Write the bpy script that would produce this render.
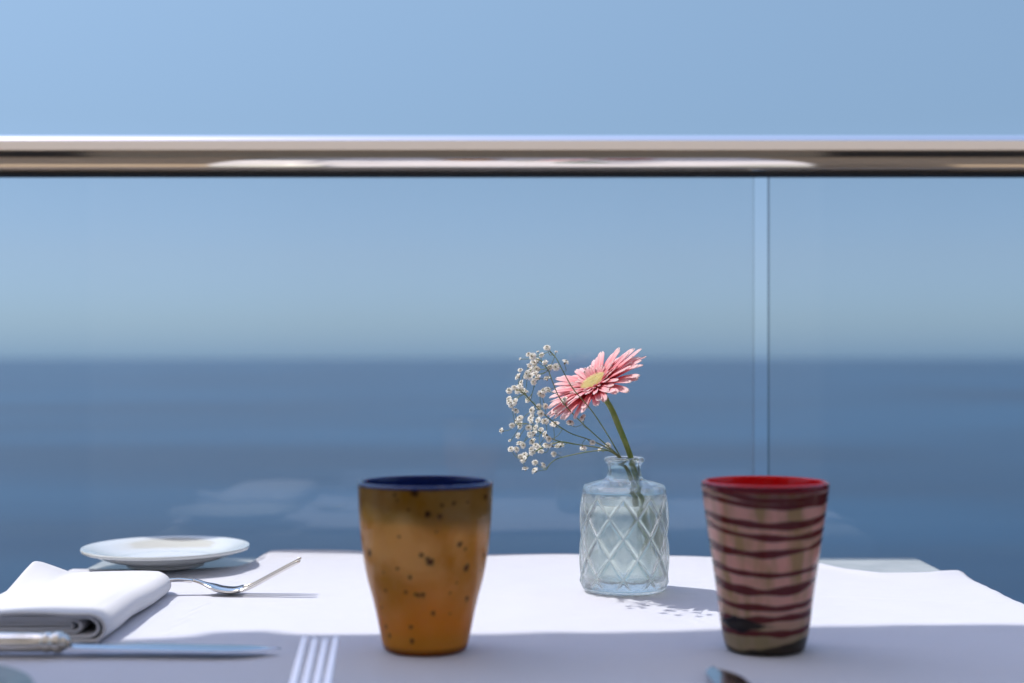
import bpy, bmesh, math, random
from math import sin, cos, pi, radians, sqrt, exp, atan2
from mathutils import Vector, Matrix, noise

random.seed(7)
S = bpy.context.scene
COL = S.collection
for o in list(bpy.data.objects):
    bpy.data.objects.remove(o)

# ------------------------------------------------------------------ camera, sky, sun, exposure
CAMZ = 0.935          # camera height above the terrace floor
TOP = 0.750           # table top (upper face of the cloth)
F = 1422.0            # focal length in pixels
HY = 358.0            # row of the horizon
cd = bpy.data.cameras.new('camera'); cam = bpy.data.objects.new('camera', cd); COL.objects.link(cam)
cam.location = (0, 0, CAMZ); cam.rotation_euler = (radians(90), 0, 0)
cd.sensor_width = 36; cd.lens = F / 1024 * 36; cd.shift_y = (HY - 341.5) / 1024
cd.clip_start = 0.02; cd.clip_end = 200000
cd.dof.use_dof = True; cd.dof.focus_distance = 1.115; cd.dof.aperture_fstop = 3.8
S.camera = cam

SUNV = Vector((-0.56, 0.20, 1.0)).normalized()
w = bpy.data.worlds.new('World'); S.world = w; w.use_nodes = True
wt = w.node_tree; bg = wt.nodes['Background']
sky = wt.nodes.new('ShaderNodeTexSky'); sky.sky_type = 'NISHITA'; sky.sun_disc = False
sky.sun_elevation = math.asin(SUNV.z); sky.sun_rotation = atan2(SUNV.x, SUNV.y)
sky.altitude = 60; sky.air_density = 1.0; sky.dust_density = 0.6; sky.ozone_density = 2.5
# sky tinted by elevation: haze painted blue-grey low down, upper sky boosted for fill
tc = wt.nodes.new('ShaderNodeTexCoord'); sx = wt.nodes.new('ShaderNodeSeparateXYZ')
wt.links.new(tc.outputs['Generated'], sx.inputs[0])
rp = wt.nodes.new('ShaderNodeValToRGB')
SKYRAMP = [(0.0, (0.40, 0.66, 1.24)), (0.025, (0.48, 0.66, 1.05)), (0.07, (0.60, 0.685, 0.92)), (0.16, (0.74, 0.78, 0.84)), (0.25, (1.02, 1.02, 0.98)), (0.5, (2.8, 2.6, 2.5)), (1.0, (3.2, 3.0, 3.0))]
cr = rp.color_ramp
while len(cr.elements) < len(SKYRAMP): cr.elements.new(0.5)
for e, (p, c) in zip(cr.elements, SKYRAMP): e.position = p; e.color = (*c, 1)
wt.links.new(sx.outputs['Z'], rp.inputs[0])
mx = wt.nodes.new('ShaderNodeMix'); mx.data_type = 'RGBA'; mx.blend_type = 'MULTIPLY'; mx.inputs[0].default_value = 1
wt.links.new(sky.outputs[0], mx.inputs[6]); wt.links.new(rp.outputs[0], mx.inputs[7])
wt.links.new(mx.outputs[2], bg.inputs[0]); bg.inputs[1].default_value = 0.11
sd = bpy.data.lights.new('sun', 'SUN'); sd.energy = 3.2; sd.angle = radians(0.53); sd.color = (1.0, 0.965, 0.93)
sun = bpy.data.objects.new('sun', sd); COL.objects.link(sun)
sun.rotation_euler = SUNV.to_track_quat('Z', 'Y').to_euler(); sun.location = (-3, 3, 6)
S.view_settings.view_transform = 'Standard'; S.view_settings.look = 'None'
S.view_settings.exposure = 0.25; S.view_settings.gamma = 1
S.render.engine = 'CYCLES'
S.cycles.max_bounces = 14; S.cycles.transmission_bounces = 12; S.cycles.transparent_max_bounces = 16
S.cycles.glossy_bounces = 6; S.cycles.diffuse_bounces = 4

# ------------------------------------------------------------------ helpers
def W(px, py, d):
    """world point seen at pixel px,py at distance d (used to measure the photograph)"""
    return Vector(((px - 512) * d / F, d, CAMZ - (py - HY) * d / F))
def WT(px, py, z=0.0):
    """world point at height z above the table top seen at pixel px,py"""
    d = (CAMZ - TOP - z) * F / (py - HY)
    return Vector(((px - 512) * d / F, d, TOP + z))

def mesh_obj(name, verts, faces, mat=None, parent=None, smooth=True, mats=None, fm=None):
    me = bpy.data.meshes.new(name); me.from_pydata([tuple(v) for v in verts], [], faces); me.update()
    o = bpy.data.objects.new(name, me); COL.objects.link(o)
    for m in (mats or [mat]):
        if m: me.materials.append(m)
    if fm:
        for p, i in zip(me.polygons, fm): p.material_index = i
    if smooth: me.polygons.foreach_set('use_smooth', [True] * len(me.polygons))
    if parent: o.parent = parent
    return o
def thing(name, label, cat, loc=(0, 0, 0), rot=(0, 0, 0), group=None):
    o = bpy.data.objects.new(name, None); COL.objects.link(o); o.empty_display_size = 0.02
    o.location = loc; o.rotation_euler = rot; o['label'] = label; o['category'] = cat
    if group: o['group'] = group
    return o
def tag(o, label, cat, group=None):
    o['label'] = label; o['category'] = cat
    if group: o['group'] = group
    return o
class MB:
    def __init__(s): s.v = []; s.f = []
    def add(s, vs, fs):
        n = len(s.v); s.v += [Vector(v) for v in vs]; s.f += [tuple(i + n for i in f) for f in fs]
    def box(s, a, b):
        x0, y0, z0 = a; x1, y1, z1 = b
        s.add([(x0,y0,z0),(x1,y0,z0),(x1,y1,z0),(x0,y1,z0),(x0,y0,z1),(x1,y0,z1),(x1,y1,z1),(x0,y1,z1)],
              [(0,3,2,1),(4,5,6,7),(0,1,5,4),(1,2,6,5),(2,3,7,6),(3,0,4,7)])
    def tube(s, pts, r, n=8, cap=True):
        pts = [Vector(p) for p in pts]
        if not hasattr(r, '__len__'): r = [r] * len(pts)
        vs = []; fs = []; up = Vector((0.31, 0.2, 0.93))
        for i, p in enumerate(pts):
            t = (pts[min(i+1, len(pts)-1)] - pts[max(i-1, 0)]).normalized()
            a = t.cross(up)
            if a.length < 1e-3: a = t.cross(Vector((1, 0, 0)))
            a.normalize(); b = t.cross(a)
            for k in range(n):
                q = 2 * pi * k / n; vs.append(p + r[i] * (cos(q) * a + sin(q) * b))
        for i in range(len(pts) - 1):
            for k in range(n):
                fs.append((i*n+k, i*n+(k+1) % n, (i+1)*n+(k+1) % n, (i+1)*n+k))
        if cap: fs.append(tuple(range(n-1, -1, -1))); fs.append(tuple(range((len(pts)-1)*n, len(pts)*n)))
        s.add(vs, fs)
    def build(s, name, mat, parent=None, smooth=True, **k): return mesh_obj(name, s.v, s.f, mat, parent, smooth, **k)
def lathe(profile, n=96, closed=False):
    """profile: list of (r,z); r=0 ends collapse to poles"""
    vs = []; fs = []; rows = []
    for r, z in profile:
        if r < 1e-6: rows.append([len(vs)]); vs.append((0, 0, z))
        else:
            rows.append(list(range(len(vs), len(vs)+n)))
            vs += [(r*cos(2*pi*k/n), r*sin(2*pi*k/n), z) for k in range(n)]
    m = len(rows); rng = range(m) if closed else range(m-1)
    for i in rng:
        A = rows[i]; B = rows[(i+1) % m]
        for k in range(n):
            k2 = (k+1) % n
            if len(A) == 1 and len(B) == 1: continue
            if len(A) == 1: fs.append((A[0], B[k2], B[k]))
            elif len(B) == 1: fs.append((A[k], A[k2], B[0]))
            else: fs.append((A[k], A[k2], B[k2], B[k]))
    return vs, fs
def smoothprofile(pts, n):
    """catmull-rom through a list of tuples"""
    out = []; P = [Vector((*p, 0)) if len(p) == 2 else Vector(p) for p in pts]; L = len(P)
    for i in range(n):
        t = i / (n-1) * (L-1); k = min(int(t), L-2); u = t - k
        p0, p1, p2, p3 = P[max(k-1, 0)], P[k], P[k+1], P[min(k+2, L-1)]
        out.append(0.5 * ((2*p1) + (p2-p0)*u + (2*p0-5*p1+4*p2-p3)*u*u + (3*p1-p0-3*p2+p3)*u**3))
    return out
def interp(x, pts):
    if x <= pts[0][0]: return pts[0][1]
    for (a, b), (c, d) in zip(pts, pts[1:]):
        if x <= c: t = (x-a)/(c-a); t = t*t*(3-2*t); return b + (d-b)*t
    return pts[-1][1]

# ------------------------------------------------------------------ materials
def mat(name, base=(0.8, 0.8, 0.8), rough=0.5, **kw):
    m = bpy.data.materials.new(name); m.use_nodes = True
    b = m.node_tree.nodes['Principled BSDF']
    b.inputs['Base Color'].default_value = (*base, 1); b.inputs['Roughness'].default_value = rough
    for k, v in kw.items(): b.inputs[k.replace('_', ' ')].default_value = v
    return m
def N(m, t, **kw):
    n = m.node_tree.nodes.new(t)
    for k, v in kw.items(): setattr(n, k, v)
    return n
def L(m, a, b): m.node_tree.links.new(a, b)
def bump(m, scale, strength, dist=0.001, detail=3, coord='Object', rough=0.5, stretch=None):
    b = m.node_tree.nodes['Principled BSDF']; t = N(m, 'ShaderNodeTexCoord'); n = N(m, 'ShaderNodeTexNoise')
    n.inputs['Scale'].default_value = scale; n.inputs['Detail'].default_value = detail; n.inputs['Roughness'].default_value = rough
    src = t.outputs[coord]
    if stretch:
        mp = N(m, 'ShaderNodeMapping'); mp.inputs['Scale'].default_value = stretch; L(m, src, mp.inputs[0]); src = mp.outputs[0]
    L(m, src, n.inputs['Vector'])
    k = N(m, 'ShaderNodeBump'); k.inputs['Strength'].default_value = strength; k.inputs['Distance'].default_value = dist
    L(m, n.outputs['Fac'], k.inputs['Height']); L(m, k.outputs[0], b.inputs['Normal'])
    return m
def vary(m, c1, c2, scale, detail=3, coord='Object', stretch=None, lo=0.35, hi=0.65):
    b = m.node_tree.nodes['Principled BSDF']; t = N(m, 'ShaderNodeTexCoord'); n = N(m, 'ShaderNodeTexNoise')
    n.inputs['Scale'].default_value = scale; n.inputs['Detail'].default_value = detail
    src = t.outputs[coord]
    if stretch:
        mp = N(m, 'ShaderNodeMapping'); mp.inputs['Scale'].default_value = stretch; L(m, src, mp.inputs[0]); src = mp.outputs[0]
    L(m, src, n.inputs['Vector'])
    r = N(m, 'ShaderNodeValToRGB'); r.color_ramp.elements[0].position = lo; r.color_ramp.elements[1].position = hi
    r.color_ramp.elements[0].color = (*c1, 1); r.color_ramp.elements[1].color = (*c2, 1)
    L(m, n.outputs['Fac'], r.inputs[0]); L(m, r.outputs[0], b.inputs['Base Color'])
    return m

# --- sea: dark blue water with long swell patches and fine ripple
M_sea = mat('sea_water', (0.012, 0.045, 0.11), 0.28, IOR=1.33, Specular_IOR_Level=0.36)
vary(M_sea, (0.0003, 0.012, 0.038), (0.003, 0.044, 0.096), 0.006, 6, stretch=(0.25, 1, 1), lo=0.38, hi=0.62)
bump(M_sea, 0.02, 0.5, 4.0, 8, rough=0.6, stretch=(0.4, 1, 1))
# --- clear sheet glass: transparent with a Fresnel reflection on each face
def sheet_glass(name, tint):
    m = bpy.data.materials.new(name); m.use_nodes = True; nt = m.node_tree
    nt.nodes.remove(nt.nodes['Principled BSDF']); out = nt.nodes['Material Output']
    tr = N(m, 'ShaderNodeBsdfTransparent'); tr.inputs[0].default_value = (*tint, 1)
    gl = N(m, 'ShaderNodeBsdfGlossy'); gl.inputs['Roughness'].default_value = 0.0
    fr = N(m, 'ShaderNodeFresnel'); fr.inputs[0].default_value = 1.5
    mxs = N(m, 'ShaderNodeMixShader'); L(m, fr.outputs[0], mxs.inputs[0]); L(m, tr.outputs[0], mxs.inputs[1]); L(m, gl.outputs[0], mxs.inputs[2])
    # thin dried salt streaks make the pane faintly milky
    df = N(m, 'ShaderNodeBsdfDiffuse'); df.inputs[0].default_value = (0.7, 0.75, 0.8, 1)
    t = N(m, 'ShaderNodeTexCoord'); n = N(m, 'ShaderNodeTexNoise'); n.inputs['Scale'].default_value = 2.2; n.inputs['Detail'].default_value = 3
    mp = N(m, 'ShaderNodeMapping'); mp.inputs['Scale'].default_value = (1, 1, 0.35); L(m, t.outputs['Object'], mp.inputs[0]); L(m, mp.outputs[0], n.inputs['Vector'])
    mr = N(m, 'ShaderNodeMapRange'); mr.inputs[1].default_value = 0.42; mr.inputs[2].default_value = 0.70; mr.inputs[3].default_value = 0.0; mr.inputs[4].default_value = 0.028
    L(m, n.outputs['Fac'], mr.inputs[0])
    m2 = N(m, 'ShaderNodeMixShader'); L(m, mr.outputs[0], m2.inputs[0]); L(m, mxs.outputs[0], m2.inputs[1]); L(m, df.outputs[0], m2.inputs[2])
    L(m, m2.outputs[0], out.inputs[0]); return m
M_pane = sheet_glass('balustrade_glass', (0.965, 0.975, 0.975))
M_paneedge = mat('glass_edge', (0.03, 0.07, 0.10), 0.15)
M_edgelight = mat('glass_edge_pale', (0.35, 0.42, 0.48), 0.2)
M_steel = mat('polished_steel', (0.93, 0.83, 0.72), 0.07, Metallic=1.0)
bump(M_steel, 14, 0.10, 0.002, 2, stretch=(0.12, 1, 1))
M_rubber = mat('black_gasket', (0.015, 0.015, 0.016), 0.6)
M_silver = mat('silver', (0.82, 0.77, 0.71), 0.15, Metallic=1.0)
bump(M_silver, 60, 0.08, 0.0005, 4)
M_blade = mat('blade_steel', (0.50, 0.53, 0.57), 0.16, Metallic=1.0)
M_handle = mat('worn_silver', (0.74, 0.70, 0.63), 0.22, Metallic=1.0)
vary(M_handle, (0.62, 0.57, 0.49), (0.82, 0.78, 0.72), 50, 4)
M_board = mat('grey_laminate', (0.42, 0.44, 0.44), 0.25)
vary(M_board, (0.38, 0.40, 0.40), (0.46, 0.48, 0.475), 30, 5)
M_dark = mat('dark_metal', (0.05, 0.05, 0.055), 0.4, Metallic=0.6)
# --- white linen with a fine weave
def linen(name, base, sheen=0.15):
    m = mat(name, base, 0.85, Sheen_Weight=sheen, Specular_IOR_Level=0.25)
    b = m.node_tree.nodes['Principled BSDF']; t = N(m, 'ShaderNodeTexCoord')
    w1 = N(m, 'ShaderNodeTexWave'); w1.inputs['Scale'].default_value = 420; w1.bands_direction = 'X'
    w2 = N(m, 'ShaderNodeTexWave'); w2.inputs['Scale'].default_value = 420; w2.bands_direction = 'Y'
    no = N(m, 'ShaderNodeTexNoise'); no.inputs['Scale'].default_value = 35; no.inputs['Detail'].default_value = 4
    for q in (w1, w2, no): L(m, t.outputs['Object'], q.inputs['Vector'])
    a = N(m, 'ShaderNodeMath', operation='ADD'); L(m, w1.outputs['Fac'], a.inputs[0]); L(m, w2.outputs['Fac'], a.inputs[1])
    k = N(m, 'ShaderNodeBump'); k.inputs['Strength'].default_value = 0.25; k.inputs['Distance'].default_value = 0.0003
    k2 = N(m, 'ShaderNodeBump'); k2.inputs['Strength'].default_value = 0.35; k2.inputs['Distance'].default_value = 0.002
    L(m, a.outputs[0], k.inputs['Height']); L(m, no.outputs['Fac'], k2.inputs['Height']); L(m, k.outputs[0], k2.inputs['Normal']); L(m, k2.outputs[0], b.inputs['Normal'])
    return m
M_cloth = linen('tablecloth_linen', (0.61, 0.62, 0.685))
M_napkin = linen('napkin_linen', (0.68, 0.68, 0.70))
M_china = mat('white_china', (0.66, 0.68, 0.66), 0.12, Coat_Weight=0.6, Coat_Roughness=0.03)
M_stone = mat('grey_stoneware', (0.16, 0.20, 0.20), 0.3)
vary(M_stone, (0.13, 0.17, 0.17), (0.20, 0.24, 0.23), 60, 4)
M_floor = mat('terrace_decking', (0.10, 0.07, 0.05), 0.6)
vary(M_floor, (0.34, 0.27, 0.20), (0.46, 0.38, 0.29), 6, 5, stretch=(0.2, 4, 1))
M_wall = mat('terrace_render', (0.36, 0.31, 0.25), 0.8); bump(M_wall, 40, 0.4, 0.004)
M_door = mat('dark_doorway', (0.03, 0.022, 0.018), 0.3)
def two_sided(name, c, tr, mixf, rough=0.8):
    m = mat(name, c, rough); b = m.node_tree.nodes['Principled BSDF']; out = m.node_tree.nodes['Material Output']
    t = N(m, 'ShaderNodeBsdfTranslucent'); t.inputs[0].default_value = (*tr, 1)
    s = N(m, 'ShaderNodeMixShader'); s.inputs[0].default_value = mixf
    L(m, b.outputs[0], s.inputs[1]); L(m, t.outputs[0], s.inputs[2]); L(m, s.outputs[0], out.inputs[0]); return m
M_awning = two_sided('awning_canvas', (0.80, 0.76, 0.70), (0.84, 0.80, 0.75), 0.6)
M_petalw = two_sided('gypsophila_white', (0.95, 0.93, 0.87), (0.95, 0.92, 0.82), 0.36)
M_bract = mat('bud_brown', (0.20, 0.15, 0.06), 0.7)
M_thin = mat('thin_green_stem', (0.09, 0.13, 0.035), 0.5); vary(M_thin, (0.09, 0.15, 0.03), (0.22, 0.22, 0.07), 60)
M_stem = mat('gerbera_stem', (0.12, 0.16, 0.03), 0.45); vary(M_stem, (0.13, 0.20, 0.025), (0.24, 0.27, 0.05), 90)
M_calyx = mat('calyx_green', (0.07, 0.12, 0.04), 0.6)
M_disc = two_sided('disc_yellow', (0.98, 0.92, 0.58), (0.9, 0.75, 0.3), 0.3)
M_inner = two_sided('ray_floret_salmon', (0.86, 0.36, 0.30), (0.9, 0.3, 0.25), 0.3)

# ------------------------------------------------------------------ the setting
def structure(o): o['kind'] = 'structure'; return o
SEA = -62.0
mb = MB(); R = 90000
rr = [0, 60, 200, 600, 2000, 6000, 20000, R]
vs = [(0, 0, SEA)]; fs = []; n = 64
for r in rr[1:]: vs += [(r*cos(2*pi*k/n), r*sin(2*pi*k/n), SEA) for k in range(n)]
for k in range(n): fs.append((0, 1+k, 1+(k+1) % n))
for i in range(len(rr)-2):
    for k in range(n):
        a = 1+i*n; b = a+n; fs.append((a+k, b+k, b+(k+1) % n, a+(k+1) % n))
mb.add(vs, fs); structure(mb.build('sea', M_sea, smooth=False))
mb = MB(); mb.box((-5, -3.2, -0.30), (5, 1.62, 0.0)); structure(mb.build('terrace_floor', M_floor, smooth=False))

# building wall behind the camera (seen only in the handrail and the cutlery)
bw = thing('terrace_wall', 'beige rendered wall with dark doorways behind the table, mirrored in the steel handrail', 'wall', (0, -2.3, 0))
mb = MB()
for x0, x1 in ((-5, -2.2), (-1.5, 1.1), (1.9, 5)): mb.box((x0, -0.12, 0.002), (x1, 0.1, 2.2))
mb.box((-5, -0.12, 2.2), (5, 0.1, 3.0)); mb.build('wall_panel', M_wall, bw, smooth=False)
for x0, x1 in ((-2.2, -1.5), (1.1, 1.9)):
    mb = MB(); mb.box((x0+0.003, -0.08, 0.002), (x1-0.003, -0.02, 2.197)); mb.build('doorway', M_door, bw, smooth=False)

# awning: its front edge throws the shade that covers the near part of the table
H = 1.55
edge_px = [(-700, 700), (0, 642), (120, 640), (165, 637), (195, 634), (212, 630.5), (262, 630), (282, 633), (420, 633), (600, 630), (760, 627), (900, 624), (1024, 624), (1700, 612)]
k1 = SUNV.x / SUNV.z * H; k2 = SUNV.y / SUNV.z * H
edge = [(-5.0, 0.95 + k2)] + [(WT(a, b).x + k1, WT(a, b).y + k2) for a, b in edge_px[1:-1]] + [(5.0, 1.03 + k2)]
aw = thing('awning', 'beige canvas awning stretched over the table, mirrored in the steel handrail', 'awning', (0, 0, 0))
mb = MB(); vs = []; fs = []
for x, y in edge: vs += [(x, y, TOP+H), (x, -2.18, TOP+H+0.35), (x, y, TOP+H+0.012), (x, -2.18, TOP+H+0.362)]
for i in range(len(edge)-1):
    a = 4*i; b = a+4; fs += [(a, a+1, b+1, b), (a+2, b+2, b+3, a+3), (a, b, b+2, a+2), (a+1, a+3, b+3, b+1)]
fs += [(0, 2, 3, 1), (4*len(edge)-4, 4*len(edge)-3, 4*len(edge)-1, 4*len(edge)-2)]
mb.add(vs, fs); mb.build('canvas', M_awning, aw, smooth=False)
mb = MB()
for x in (-4.5, -1.6, 1.8, 4.5):
    mb = MB(); mb.box((x-0.03, -2.18, TOP+H+0.30), (x+0.03, -2.10, TOP+H+0.34)); mb.build('bracket', M_dark, aw, smooth=False)

# ------------------------------------------------------------------ glass railing
GD = 1.425; RZ = CAMZ + (HY - 155.3) * GD / F; RR = 20.0 * GD / F
rl = thing('glass_railing', 'frameless glass balustrade under a round polished steel handrail, in front of the sea', 'railing', (0, GD, 0))
n = 64; vs, fs = [], []
mb = MB(); xs = [-5 + 10*i/80 for i in range(81)]
for x in xs:
    for k in range(n):
        a = 2*pi*k/n; vs.append((x, RR*cos(a), RZ + RR*sin(a)))
for i in range(80):
    for k in range(n): fs.append((i*n+k, (i+1)*n+k, (i+1)*n+(k+1) % n, i*n+(k+1) % n))
mb.add(vs, fs); mb.build('handrail', M_steel, rl)
mb = MB(); mb.box((-5, -0.0095, RZ-RR-0.0012), (5, 0.0095, RZ-RR+0.004)); mb.build('gasket', M_rubber, rl, smooth=False)
mb = MB(); mb.box((-5, -0.03, 0.001), (5, 0.03, 0.09)); mb.build('base_channel', M_steel, rl, smooth=False)
gx0 = (753.5-512)*GD/F; gx1 = (768.5-512)*GD/F
T = 0.006
for x0, x1 in ((-4.0, -2.62), (-2.604, gx0-1.4-0.016), (gx0-1.4, gx0), (gx1, gx1+1.4), (gx1+1.416, gx1+2.8)):
    mb = MB(); mb.box((x0, -T, 0.02), (x1, T, RZ-RR*0.6))
    mesh_obj('glass_pane', mb.v, mb.f, None, rl, False, mats=[M_pane, M_paneedge, M_edgelight], fm=[1, 1, 0, 0 if x1 > 0 else 1, 0, 1 if x0 > 0 else 0])

# ------------------------------------------------------------------ table and cloth
TX = 0.384; TB = 1.345; TN = 0.50
tb = thing('table', 'square grey laminate table whose back edge shows behind the white cloth', 'table', (0, 0.9, 0))
bm = bmesh.new(); bmesh.ops.create_cube(bm, size=1)
for v in bm.verts:
    v.co = Vector((v.co.x*2*TX, (TN+TB)/2 - 0.9 + v.co.y*(TB-TN), TOP-0.0155 + v.co.z*0.024))
bmesh.ops.bevel(bm, geom=bm.edges[:], offset=0.004, segments=3, affect='EDGES')
me = bpy.data.meshes.new('tabletop'); bm.to_mesh(me); bm.free(); me.materials.append(M_board)
o = bpy.data.objects.new('tabletop', me); COL.objects.link(o); o.parent = tb
mb = MB(); mb.tube([(0, 0, 0.03), (0, 0, TOP-0.028)], 0.035, 24); mb.build('pedestal', M_dark, tb)
mb = MB(); mb.add(*lathe([(0, 0.002), (0.24, 0.002), (0.24, 0.012), (0.05, 0.035), (0, 0.035)], 48)); mb.build('base_plate', M_dark, tb)

rear_px = [(60, 569), (173, 569), (238, 566), (256, 561), (263, 555), (300, 554.5), (340, 554.5), (580, 555.5), (700, 557.5), (800, 561), (850, 570), (880, 574), (930, 574.5), (956, 572.5)]
rear = [(WT(a, b).x, WT(a, b).y) for a, b in rear_px]
def rear_d(x):
    if x <= rear[0][0]: return rear[0][1]
    for (a, b), (c, d) in zip(rear, rear[1:]):
        if x <= c: return b + (d-b)*(x-a)/(c-a)
    return rear[-1][1]
NX, NY = 260, 170
XW = 0.50
vs = []; fs = []
for j in range(NY+1):
    v = j / NY
    for i in range(NX+1):
        u = -XW + 2*XW*i/NX
        # arc position u over the table sides
        s = abs(u); r = 0.006; flat = TX + 0.0005
        xr = max(-flat, min(flat, u))
        rd = rear_d(xr)
        vv = v**0.75
        y = 0.30 + (rd - 0.30)*vv
        z = 0.0
        nz = noise.noise(Vector((u*7, y*9, 0.3)))*0.0016 + noise.noise(Vector((u*22, y*30, 5.0)))*0.0007 + noise.noise(Vector((u*9+y*30, y*70-u*8, 2.0)))*0.00045
        z = -0.0008 + max(-0.0014, min(0.0020, nz)) 
        # soft pressed creases
        for cx, cw, ca in ((0.19, 0.006, 0.0007), (-0.08, 0.006, 0.0008)):
            z += ca*exp(-((u-cx)/cw)**2)
        z += 0.0006*exp(-((y-1.17 - 0.02*sin(u*9))/0.003)**2) + 0.0006*exp(-((y-1.10 + 0.35*(u-0.3))/0.003)**2)*(u > 0.2)
        # lifted hem along the back, left of the middle
        lift = max(0, min(1, (u+0.236)/0.01)) * (0.30 + 0.70*exp(-((u+0.20)/0.09)**2))
        t = (rd - y)
        z += 0.0050*lift*exp(-((t-0.004)/0.012)**2)
        z += 0.0022*exp(-((t-0.0015)/0.004)**2)*0.35
        # a wave where the cloth rises to its back right corner
        z += 0.0012*exp(-((u-0.372)/0.020)**2 - (t/0.035)**2)
        x = u
        if s > flat:                        # overhang
            e = s - flat; sg = 1 if u > 0 else -1
            a = min(e/r, pi/2); x = sg*(flat + r*sin(a)); z = z - r*(1-cos(a))
            if e > r*pi/2:
                drop = e - r*pi/2; z -= drop
                x += sg*(0.006*sin(y*38 + 1)*min(1, drop/0.08) + 0.004)*min(1, drop/0.02)
        zz = TOP + z
        if y < TN:                          # front overhang
            e = TN - y; a = min(e/r, pi/2); y = TN - r*sin(a) - 0.004; zz -= r*(1-cos(a)) + max(0, e - r*pi/2)
        vs.append((x, y, zz))
for j in range(NY):
    for i in range(NX):
        a = j*(NX+1)+i; fs.append((a, a+1, a+NX+2, a+NX+1))
cl = mesh_obj('tablecloth', vs, fs, M_cloth)
sm = cl.modifiers.new('s', 'SOLIDIFY'); sm.thickness = 0.0009; sm.offset = -1
tag(cl, 'white linen tablecloth spread over the grey table, sunny behind and shaded in front', 'tablecloth')

# ------------------------------------------------------------------ bread plate
def plate(name, label, loc, R0, hz, m, cat='plate'):
    t = thing(name, label, cat, loc)
    k = R0/0.0735
    prof = [(0, 0.0035*k), (0.030*k, 0.0035*k), (0.031*k, 0.0), (0.034*k, 0.0), (0.036*k, 0.003*k), (0.052*k, 0.0065*k), (0.066*k, hz-0.0045), (R0*0.985, hz-0.0028), (R0, hz-0.0012), (R0*0.995, hz), (R0*0.98, hz+0.0001),
            (0.064*k, hz-0.0022), (0.056*k, hz-0.0052), (0.048*k, 0.0085*k), (0.036*k, 0.0066*k), (0.0*k, 0.0062*k)]
    pr = [(max(0, p.x), p.y) for p in smoothprofile(prof, 90)]; pr[0] = (0, pr[0][1]); pr[-1] = (0, pr[-1][1])
    mb = MB(); mb.add(*lathe(pr, 128)); mb.build('dish', m, t); return t
bp = plate('bread_plate', 'small white china plate at the far left corner of the table', (-0.3085, 1.268, TOP+0.0006), 0.0735, 0.0165, M_china)
pl2 = plate('side_plate', 'dark grey-green plate rim at the near left corner of the cloth', (-0.333, 0.727, TOP+0.0008), 0.084, 0.012, M_stone)

# ------------------------------------------------------------------ napkin
def napkin():
    t = thing('napkin', 'thick folded white linen napkin on the left, in front of the white plate', 'napkin', (-0.265, 0.92, TOP+0.0006))
    Wd = 0.098; Ln = 0.215
    def prof(layer, v):
        # cross-section line of one U-folded layer, from lower left to upper left
        hs = 1 - 0.30*v
        off = (0.0, 0.0028, 0.0054, 0.0077)[layer]
        h = max(0.0006, 0.0185*hs - 2*off)
        rx = h/2
        xr = -off*1.5 - (0.0, 0.001, 0.009, 0.011)[layer]
        pts = []
        for i in range(14): pts.append((-Wd + (xr - rx + Wd)*i/14, off))
        for i in range(17):
            a = -pi/2 + pi*i/16
            pts.append((xr - rx + rx*cos(a)*(1.0 + 0.15*cos(a)), off + rx + rx*sin(a)))
        for i in range(1, 31):
            q = i/30; x = (xr-rx) + (-Wd - (xr-rx))*q
            sag = 0.0016*sin(q*pi)*(1 if layer == 0 else 0.3) - (0.003*q if layer == 0 else 0.0012*q)
            pts.append((x, off + h + sag))
        return pts
    for layer in range(4):
        vs = []; fs = []; nv = 60; m = None
        for j in range(nv+1):
            v = j/nv; P = prof(layer, v); m = len(P)
            for i, (x, z) in enumerate(P):
                q = max(0, (i-30)/(m-31))
                y = Ln*v
                if i > 30:  # upper flap: raised far-left corner
                    z += 0.0135*max(0, 1-abs(x+0.097)/0.024) * max(0, 1-abs(y-Ln+0.012)/0.075) * (1 if layer == 0 else 0.45)
                    z += 0.0035*exp(-((x+0.02*1+0.3*y*0.2)/0.03)**2 - ((y-0.06)/0.05)**2)*(layer == 0)*0.3
                y2 = y + noise.noise(Vector((x*20, layer*3.1, v*2)))*0.0025 + (-0.003*layer if v < 0.02 else 0) + 0.006*layer*(1-v)*(1 if v < 0.5 else 0)
                x2 = x + noise.noise(Vector((v*3, layer, i*0.03)))*0.002 - 0.004*v + (-0.012*v*q)
                # round the far right corner
                if y > Ln-0.025: x2 -= 0.010*((y-(Ln-0.025))/0.025)**2 * max(0, 1 + x/0.04)
                z2 = max(0.0006, z + noise.noise(Vector((x*25, y*18, layer)))*0.0011)
                vs.append((x2, y2, z2))
        for j in range(nv):
            for i in range(m-1):
                a = j*m+i; fs.append((a, a+1, a+m+1, a+m))
        o = mesh_obj('fabric_layer', vs, fs, M_napkin, t)
        s = o.modifiers.new('s', 'SOLIDIFY'); s.thickness = 0.0027; s.offset = 1 if False else 0
        b = o.modifiers.new('b', 'SUBSURF'); b.levels = 1; b.render_levels = 1
napkin()

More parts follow.
